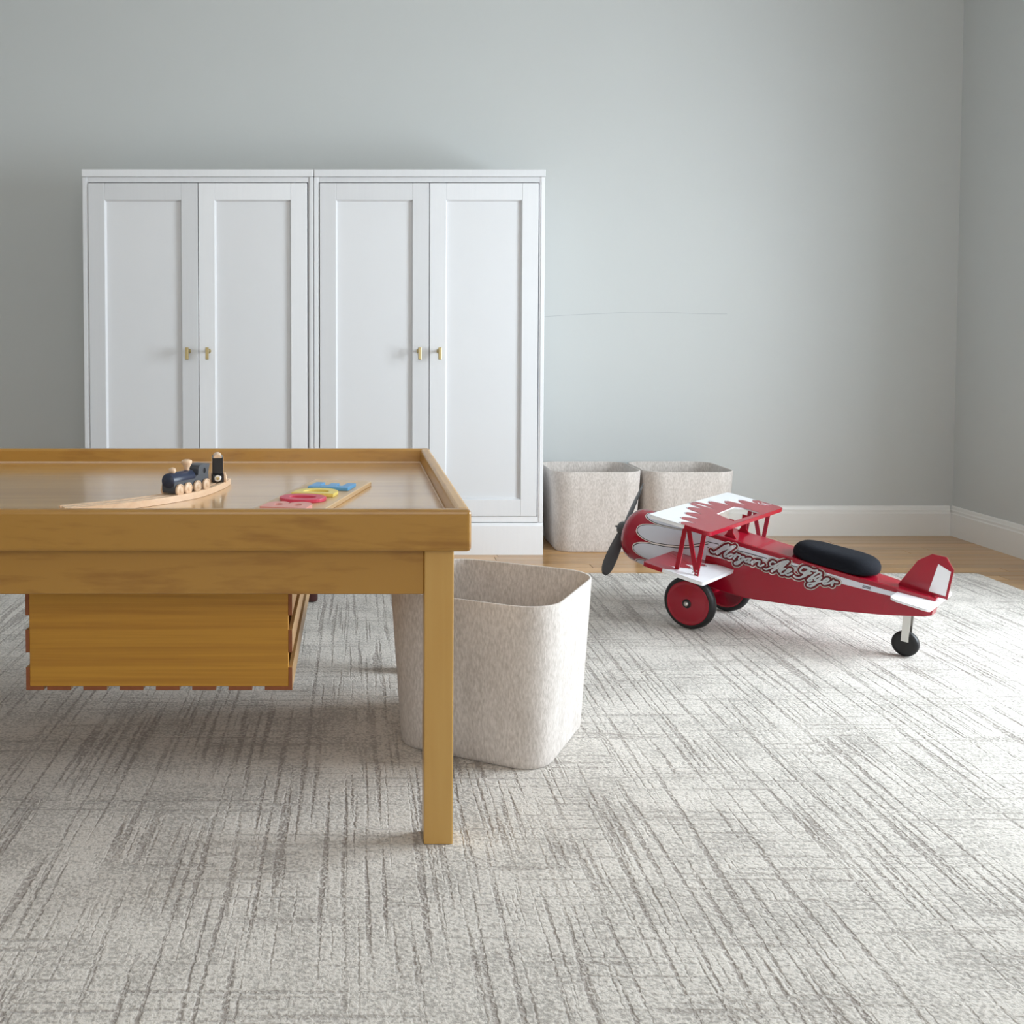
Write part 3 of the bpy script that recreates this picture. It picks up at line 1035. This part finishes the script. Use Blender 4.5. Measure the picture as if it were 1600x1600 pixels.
# ---- fuselage: tapering box from the cowling to the tail
bm = bmesh.new()
FS = [(-0.006, 0.0612, 0.0365, 0.177), (0.06, 0.0612, 0.037, 0.177), (0.115, 0.0608, 0.040, 0.177), (0.22, 0.058, 0.060, 0.177), (0.33, 0.052, 0.083, 0.177),
      (0.42, 0.042, 0.104, 0.177), (0.50, 0.026, 0.126, 0.176), (0.515, 0.020, 0.133, 0.172)]


def fus_half(x):
    for a, b in zip(FS, FS[1:]):
        if a[0] <= x <= b[0]:
            return a[1] + (b[1] - a[1]) * (x - a[0]) / (b[0] - a[0])
    return FS[-1][1]


rings = []
for x, hw, z0, z1 in FS:
    r = 0.004
    rr = rounded_rect(hw, (z1 - z0) / 2, r, 3)
    rings.append([(x, a, (z0 + z1) / 2 + b) for a, b in rr])
loft(bm, rings)
fus = link('fuselage', bm, M['red'], plane)
# rolled edges along the top deck
for s in (-1, 1):
    bm = bmesh.new()
    for (x, hw, z0, z1), (x2, hw2, z02, z12) in zip(FS[:-1], FS[1:]):
        bar(bm, (x, s * (hw - 0.001), z1 - 0.0035), (x2, s * (hw2 - 0.001), z12 - 0.0035), 0.005, 0.005, (0, 0, 1))
    link('deck_edge', bm, M['red'], fus)

# ---- side band and lettering (both sides)
def side_pt(sgn, lift):
    return lambda a, b: (a, sgn * (fus_half(a) + 0.0006 + lift), b)


def build_side(sgn):
    flip = (lambda a: a) if sgn < 0 else (lambda a: 0.335 - a)
    bm = bmesh.new()
    top = [(-0.004 + 0.02 * k, 0.1655 if sgn < 0 else 0.1655) for k in range(25)]
    bot = [(-0.004, 0.1165), (0.02, 0.118), (0.06, 0.123), (0.10, 0.134), (0.14, 0.142), (0.20, 0.146), (0.30, 0.149), (0.40, 0.153), (0.476, 0.157)]
    def low(x):
        for a, b in zip(bot, bot[1:]):
            if a[0] <= x <= b[0]:
                return a[1] + (b[1] - a[1]) * (x - a[0]) / (b[0] - a[0])
        return bot[-1][1]
    f = side_pt(sgn, 0.0)
    for (a, z), (b, z2) in zip(top, top[1:]):
        bm.faces.new([bm.verts.new(f(*q)) for q in ((a, z), (b, z2), (b, low(b)), (a, low(a)))])
    band = link('side_band', bm, M['pgrey'], fus)
    f = side_pt(sgn, 0.0003)
    for pts in ([(-0.003, 0.152), (0.023, 0.1545)], [(0.068, 0.154), (0.10, 0.1552), (0.147, 0.1565)], [(0.205, 0.158), (0.222, 0.1585)],
                [(0.286, 0.159), (0.38, 0.1605), (0.47, 0.162)], [(0.288, 0.155), (0.38, 0.1572), (0.47, 0.159)], [(-0.003, 0.1375), (0.002, 0.1380)]):
        bm = bmesh.new()
        ribbon(bm, pts, 0.0010, f)
        link('pinstripe', bm, M['ink'], fus)
    layers = [('letter_outer_line', 'ink', 0.0072), ('letter_border', 'cream', 0.0068), ('letter_line', 'ink', 0.0045), ('letter_shadow', 'dred', 0.0041),
              ('letter_edge', 'ink', 0.0006), ('lettering', 'pwhite', 0.0)]
    for i, (nm, mk, grow) in enumerate(layers):
        bm = bmesh.new()
        f = side_pt(sgn, 0.0006 + 0.0003 * i)
        for w, pts in LETTER_STROKES:
            q = [(flip(a) if sgn < 0 else a, b) for a, b in pts]
            if sgn > 0:
                q = [(0.335 - a, b) for a, b in pts]
            ribbon(bm, catmull(q, 4), 0.0021 * w + grow, f)
        link(nm, bm, M[mk], fus)


build_side(-1)

# ---- wings: sheet metal plates with a folded-down flange
def wing_plate(name, outline, z, mat, holes=(), flange=0.009):
    bm = bmesh.new()
    prism(bm, outline, z - 0.002, z, holes)
    cx = sum(p[0] for p in outline) / len(outline)
    cy = sum(p[1] for p in outline) / len(outline)
    for lp in [outline] + list(holes):
        lx = sum(p[0] for p in lp) / len(lp)
        ly = sum(p[1] for p in lp) / len(lp)
        s = 1 if lp is outline else -1
        inner = [(p[0] - s * 0.0022 * (1 if p[0] > lx else -1), p[1] - s * 0.0022 * (1 if p[1] > ly else -1)) for p in lp]
        depth = flange if lp is outline else 0.003
        n = len(lp)
        va = [bm.verts.new((p[0], p[1], z - 0.001)) for p in lp]
        vb = [bm.verts.new((p[0], p[1], z - depth)) for p in lp]
        vc = [bm.verts.new((p[0], p[1], z - depth)) for p in inner]
        vd = [bm.verts.new((p[0], p[1], z - 0.001)) for p in inner]
        for i in range(n):
            j = (i + 1) % n
            bm.faces.new((va[i], va[j], vb[j], vb[i]))
            bm.faces.new((vb[i], vb[j], vc[j], vc[i]))
            bm.faces.new((vc[i], vc[j], vd[j], vd[i]))
    return link(name, bm, mat, plane)


def wing_outline(x0, x1, hy, r_front, r_back):
    pts = []
    for (sx, sy, k, r) in ((1, 1, 0, r_back), (-1, 1, 1, r_front), (-1, -1, 2, r_front), (1, -1, 3, r_back)):
        ex = x1 if sx > 0 else x0
        for i in range(7):
            t = math.radians(90 * k + 15 * i)
            pts.append((ex - sx * r + r * math.cos(t), sy * (hy - r) + r * math.sin(t)))
    return pts


HY = 0.247
UZ, LZ = 0.225, 0.102
uo = wing_outline(-0.093, 0.066, HY, 0.010, 0.016)
hole = [(-0.003, -0.043), (-0.011, 0.090), (0.010, 0.106), (0.054, 0.104), (0.051, -0.068)]
uw = wing_plate('upper_wing', uo, UZ, M['pwhite'], [hole])
# red scalloped feathers on the trailing half
Ltip = [(-0.012, -0.236), (-0.032, -0.186), (-0.048, -0.128), (-0.069, -0.070), (-0.088, -0.012)]
Lend = [(0.012, -0.200), (0.000, -0.146), (-0.022, -0.092), (-0.044, -0.036)]


def lobe(start, tip, stop, n=7):
    """round-ended feather from start round its tip to the next notch."""
    c1 = (tip[0] + 0.006, tip[1] - 0.012)
    c2 = (tip[0] - 0.002, tip[1] + 0.010)
    return catmull([start, c1, tip, c2, ((c2[0] + stop[0]) / 2 - 0.002, (c2[1] + stop[1]) / 2 + 0.004), stop], 4)[:-1]


near = []
prev = (0.004, -HY + 0.0005)
for i, tp in enumerate(Ltip):
    stop = Lend[i] if i < len(Lend) else (-0.080, -0.003)
    near += lobe(prev, tp, stop)
    prev = stop
far = [(x, -y) for x, y in near][::-1]
spike = [(-0.080, -0.003), (-0.062, -0.0075), (-0.024, 0.0), (-0.062, 0.0075), (-0.080, 0.003)]
tail_edge = [p for p in uo if p[0] > 0.045 or (p[0] > 0.03 and abs(p[1]) < HY - 0.01)]
te_far = [(0.0655 - 0.016 + 0.016 * math.sin(math.radians(a)), HY - 0.0005 - 0.016 + 0.016 * math.cos(math.radians(a))) for a in (0, 30, 60, 90)]
te_near = [(x, -y) for x, y in te_far][::-1]
bm = bmesh.new()
prism(bm, near + spike + far + [(0.004, HY - 0.0005)] + te_far + te_near, UZ + 0.0006, UZ + 0.0006, [hole])
link('feather_decal', bm, M['red'], uw)
# red paint runs round the folded flange of the trailing half
def flange_band(outline, test, z, depth, parent):
    bm = bmesh.new()
    n = len(outline)
    cx = sum(p[0] for p in outline) / n
    g = lambda p: (p[0] + (0.0006 if p[0] > cx else -0.0006), p[1] + (0.0006 if p[1] > 0 else -0.0006))
    dense = []
    for i in range(n):
        p, q = outline[i], outline[(i + 1) % n]
        k = max(1, int(math.hypot(q[0] - p[0], q[1] - p[1]) / 0.006))
        dense += [(p[0] + (q[0] - p[0]) * t / k, p[1] + (q[1] - p[1]) * t / k) for t in range(k)]
    m = len(dense)
    for i in range(m):
        p, q = dense[i], dense[(i + 1) % m]
        if test(p) and test(q):
            p, q = g(p), g(q)
            bm.faces.new([bm.verts.new(v) for v in ((*p, z), (*q, z), (*q, z - depth), (*p, z - depth))])
            bm.faces.new([bm.verts.new(v) for v in ((*p, z), (*q, z), (q[0] - (q[0] - cx) * 0.02, q[1] * 0.993, z + 0.0007), (p[0] - (p[0] - cx) * 0.02, p[1] * 0.993, z + 0.0007))])
    bmesh.ops.remove_doubles(bm, verts=bm.verts[:], dist=1e-6)
    return link('flange', bm, M['red'], parent)


flange_band(uo, lambda p: p[0] > 0.0, UZ, 0.0095, uw)
# black hairline around the feather tips
for tips in (Ltip, [(x, -y) for x, y in Ltip]):
    for (tx, ty) in tips:
        arc = [(tx - 0.0035 + 0.009 * (1 - math.cos(a)), ty + 0.011 * math.sin(a)) for a in [math.radians(q) for q in range(-55, 56, 22)]]
        bm = bmesh.new()
        ribbon(bm, arc, 0.0006, lambda a, b: (a, b, UZ + 0.0007))
        link('feather_line', bm, M['ink'], uw)
# small white emblem near the far tip
bm = bmesh.new()
for st in ([(0.006, 0.218), (0.012, 0.208), (0.022, 0.206), (0.026, 0.214), (0.024, 0.222)], [(0.012, 0.230), (0.022, 0.226), (0.032, 0.222)],
           [(0.016, 0.222), (0.026, 0.230), (0.034, 0.236)]):
    ribbon(bm, catmull(st, 4), 0.0022, lambda a, b: (a, b, UZ + 0.0009))
link('emblem', bm, M['pwhite'], uw)

lo = wing_outline(-0.087, 0.073, HY, 0.012, 0.006)
lw = wing_plate('lower_wing', lo, LZ, M['pwhite'])
tips = [(-0.010, -0.222), (0.005, -0.170), (0.018, -0.112), (0.034, -0.058)]
ends = [(-0.034, -0.206), (-0.018, -0.152), (-0.006, -0.098)]
poly = []
prev = (-0.036, -HY + 0.0005)
for i, tp in enumerate(tips):
    stop = ends[i] if i < len(ends) else (0.012, -0.036)
    a = (tp[0] - 0.010, tp[1] - 0.014)
    b = (tp[0] - 0.005, tp[1] + 0.012)
    poly += catmull([prev, ((prev[0] + a[0]) / 2, (prev[1] + a[1]) / 2 - 0.003), a, tp, b, stop], 4)[:-1]
    prev = stop
poly += [(0.012, -0.036)]
pfar = [(x, -y) for x, y in poly][::-1]
le = [(-0.0865 + 0.012 * (1 - math.cos(math.radians(q))), HY - 0.0005 - 0.012 * (1 - math.sin(math.radians(q)))) for q in (90, 60, 30, 0)]
bm = bmesh.new()
prism(bm, poly + pfar + le + [(x, -y) for x, y in le][::-1], LZ + 0.0006, LZ + 0.0006)
link('feather_decal', bm, M['red'], lw)
flange_band(lo, lambda p: p[0] < -0.030, LZ, 0.0095, lw)
for tps in (tips, [(x, -y) for x, y in tips]):
    for (tx, ty) in tps:
        arc = [(tx + 0.0035 - 0.009 * (1 - math.cos(a)), ty + 0.010 * math.sin(a)) for a in [math.radians(q) for q in range(-55, 56, 22)]]
        bm = bmesh.new()
        ribbon(bm, arc, 0.0006, lambda a, b: (a, b, LZ + 0.0007))
        link('feather_line', bm, M['ink'], lw)

# ---- interplane N struts (near and far), cabane plates
for s in (-1, 1):
    y = s * 0.212
    for (p, q) in (((-0.009, y, UZ - 0.002), (-0.011, y, LZ)), ((0.040, y, UZ - 0.002), (0.040, y, LZ)), ((-0.004, y * 0.995, UZ - 0.006), (0.037, y * 0.995, LZ + 0.008))):
        bm = bmesh.new()
        bar(bm, p, q, 0.0105, 0.0035, (1, 0, 0))
        link('strut', bm, M['red'], plane)
    bm = bmesh.new()
    for sx_ in (0.040, 0.030):
        for dz in (0.006, 0.013):
            lathe(bm, [(0.0016, -0.0015), (0.0016, 0.0015)], 'Y', (sx_, y - 0.002, LZ + dz), 8)
    link('rivet', bm, M['steel'], plane)
for y in (-0.044, 0.044):
    bm = bmesh.new()
    prism(bm, [(0.026, 0.176), (0.060, 0.176), (0.054, 0.182), (0.047, 0.190), (0.044, UZ - 0.002), (0.031, UZ - 0.002), (0.034, 0.190), (0.031, 0.182)], y - 0.0015, y + 0.0015, (), lambda a, b, h: (a, h, b))
    link('cabane_plate', bm, M['red'], plane)

# ---- propeller
bm = bmesh.new()
lathe(bm, [(0.021, -0.250), (0.021, -0.266), (0.0195, -0.275), (0.015, -0.282), (0.008, -0.2855), (0.003, -0.286), (0.003, -0.293), (0.001, -0.2935)], 'X', (0, 0, 0.098), 28)
prop = link('propeller', bm, M['prop'], plane, smooth=True)
ang = math.radians(60)
for sgn in (1, -1):
    bm = bmesh.new()
    rings = []
    for i in range(17):
        t = i / 16
        r = 0.010 + 0.132 * t
        w = (0.010 + 0.0085 * math.sin(min(1, t * 1.35) * math.pi / 2)) if t < 0.75 else 0.0185 * math.sqrt(max(0.02, 1 - ((t - 0.75) / 0.25) ** 2 * 0.85))
        tw = math.radians(58 - 30 * t)
        rad = Vector((0, math.cos(ang), math.sin(ang))) * sgn
        tan = Vector((0, -math.sin(ang), math.cos(ang))) * sgn
        chord = tan * math.cos(tw) + Vector((1, 0, 0)) * math.sin(tw)
        nrm = rad.cross(chord)
        c = Vector((-0.268, 0, 0.098)) + rad * r
        ring = []
        for k in range(10):
            a = 2 * math.pi * k / 10
            ring.append(tuple(c + chord * w * math.cos(a) + nrm * (0.0022 if t < .9 else 0.0014) * math.sin(a)))
        rings.append(ring)
    loft(bm, rings)
    link('blade', bm, M['prop'], prop, smooth=True)

# ---- wheels
def wheel(y, sgn, x=0.0, z=0.0, R=0.0677, wid=0.030):
    bm = bmesh.new()
    prof = []
    for k in range(13):
        a = math.radians(-90 + 180 * k / 12)
        prof.append((R - 0.010 + 0.010 * math.cos(a), (wid / 2) * math.sin(a)))
    prof = [(R - 0.016, -wid / 2 + 0.002)] + prof + [(R - 0.016, wid / 2 - 0.002)]
    lathe(bm, prof, 'Y', (x, y, z), 48)
    w = link('wheel', bm, M['rubber'], plane, smooth=True)
    bm = bmesh.new()
    o = sgn * wid / 2
    lathe(bm, [(R - 0.011, o * 0.90), (R - 0.0125, o * 1.06), (R - 0.015, o * 0.98), (R * 0.66, o * 1.05), (R * 0.45, o * 1.22), (R * 0.28, o * 1.30), (0.002, o * 1.30)], 'Y', (x, y, z), 48)
    link('hub_disc', bm, M['red'], w, smooth=True)
    bm = bmesh.new()
    lathe(bm, [(R - 0.011, -o * 0.90), (R - 0.013, -o * 1.04), (R - 0.016, -o * 0.9), (R * 0.4, -o * 0.7), (0.002, -o * 0.7)], 'Y', (x, y, z), 40)
    link('hub_disc', bm, M['red'], w, smooth=True)
    bm = bmesh.new()
    lathe(bm, [(0.0115, o * 1.28), (0.0115, o * 1.42), (0.009, o * 1.5), (0.002, o * 1.5)], 'Y', (x, y, z), 24)
    link('axle_washer', bm, M['rubber'], w)
    bm = bmesh.new()
    lathe(bm, [(0.0062, o * 1.48), (0.0060, o * 1.66), (0.0042, o * 1.80), (0.0008, o * 1.86)], 'Y', (x, y, z), 18)
    link('axle_nut', bm, M['steel'], w, smooth=True)


wheel(-0.117, -1)
wheel(0.117, 1)
bm = bmesh.new()
lathe(bm, [(0.005, -0.118), (0.005, 0.118)], 'Y', (0, 0, 0), 14)
for s in (-1, 1):
    bar(bm, (0.0, s * 0.105, 0.0), (0.0, s * 0.056, 0.045), 0.02, 0.004, (1, 0, 0))
link('axle', bm, M['red'], plane)

# ---- seat cushion
bm = bmesh.new()
rings = []
for ins, z in ((0.010, 0.1765), (0.002, 0.180), (0.0, 0.187), (0.001, 0.197), (0.006, 0.206), (0.014, 0.2115), (0.026, 0.2145), (0.045, 0.2155)):
    rings.append([(0.288 + a, b, z + 0.004 * max(0, (a + 0.02) / 0.1)) for a, b in rounded_rect(0.098 - ins, 0.058 - ins * 0.7, 0.050 - ins * 0.5 if ins < 0.03 else 0.02, 8)])
loft(bm, rings)
link('seat_cushion', bm, M['seat'], plane, smooth=True)

# ---- tail (outside the picture edge): fin, tailplane, caster
bm = bmesh.new()
prism(bm, [(0.43, 0.175), (0.46, 0.245), (0.485, 0.268), (0.515, 0.270), (0.535, 0.245), (0.535, 0.175)], -0.002, 0.002, (), lambda a, b, h: (a, h, b))
fin = link('tail_fin', bm, M['red'], plane)
bm = bmesh.new()
prism(bm, [(0.495, 0.182), (0.502, 0.25), (0.530, 0.24), (0.530, 0.182)], -0.0026, 0.0026, (), lambda a, b, h: (a, h, b))
link('fin_band', bm, M['pwhite'], fin)
wing_plate('tailplane', wing_outline(0.44, 0.525, 0.11, 0.02, 0.012), 0.168, M['pwhite'], flange=0.005)
bm = bmesh.new()
bar(bm, (0.465, -0.013, 0.118), (0.472, -0.013, 0.052), 0.016, 0.003, (1, 0, 0))
bar(bm, (0.465, 0.013, 0.118), (0.472, 0.013, 0.052), 0.016, 0.003, (1, 0, 0))
link('caster_fork', bm, M['steel'], plane)
TW = math.sin(math.radians(10)) * 0.472
cz = (0.0125 + 0.030 - 0.0803 + TW) / math.cos(math.radians(10))
bm = bmesh.new()
lathe(bm, [(0.02, -0.010), (0.027, -0.009), (0.0295, -0.005), (0.0295, 0.005), (0.027, 0.009), (0.02, 0.010)], 'Y', (0.472, 0, cz), 28)
link('caster_wheel', bm, M['rubber'], plane, smooth=True)
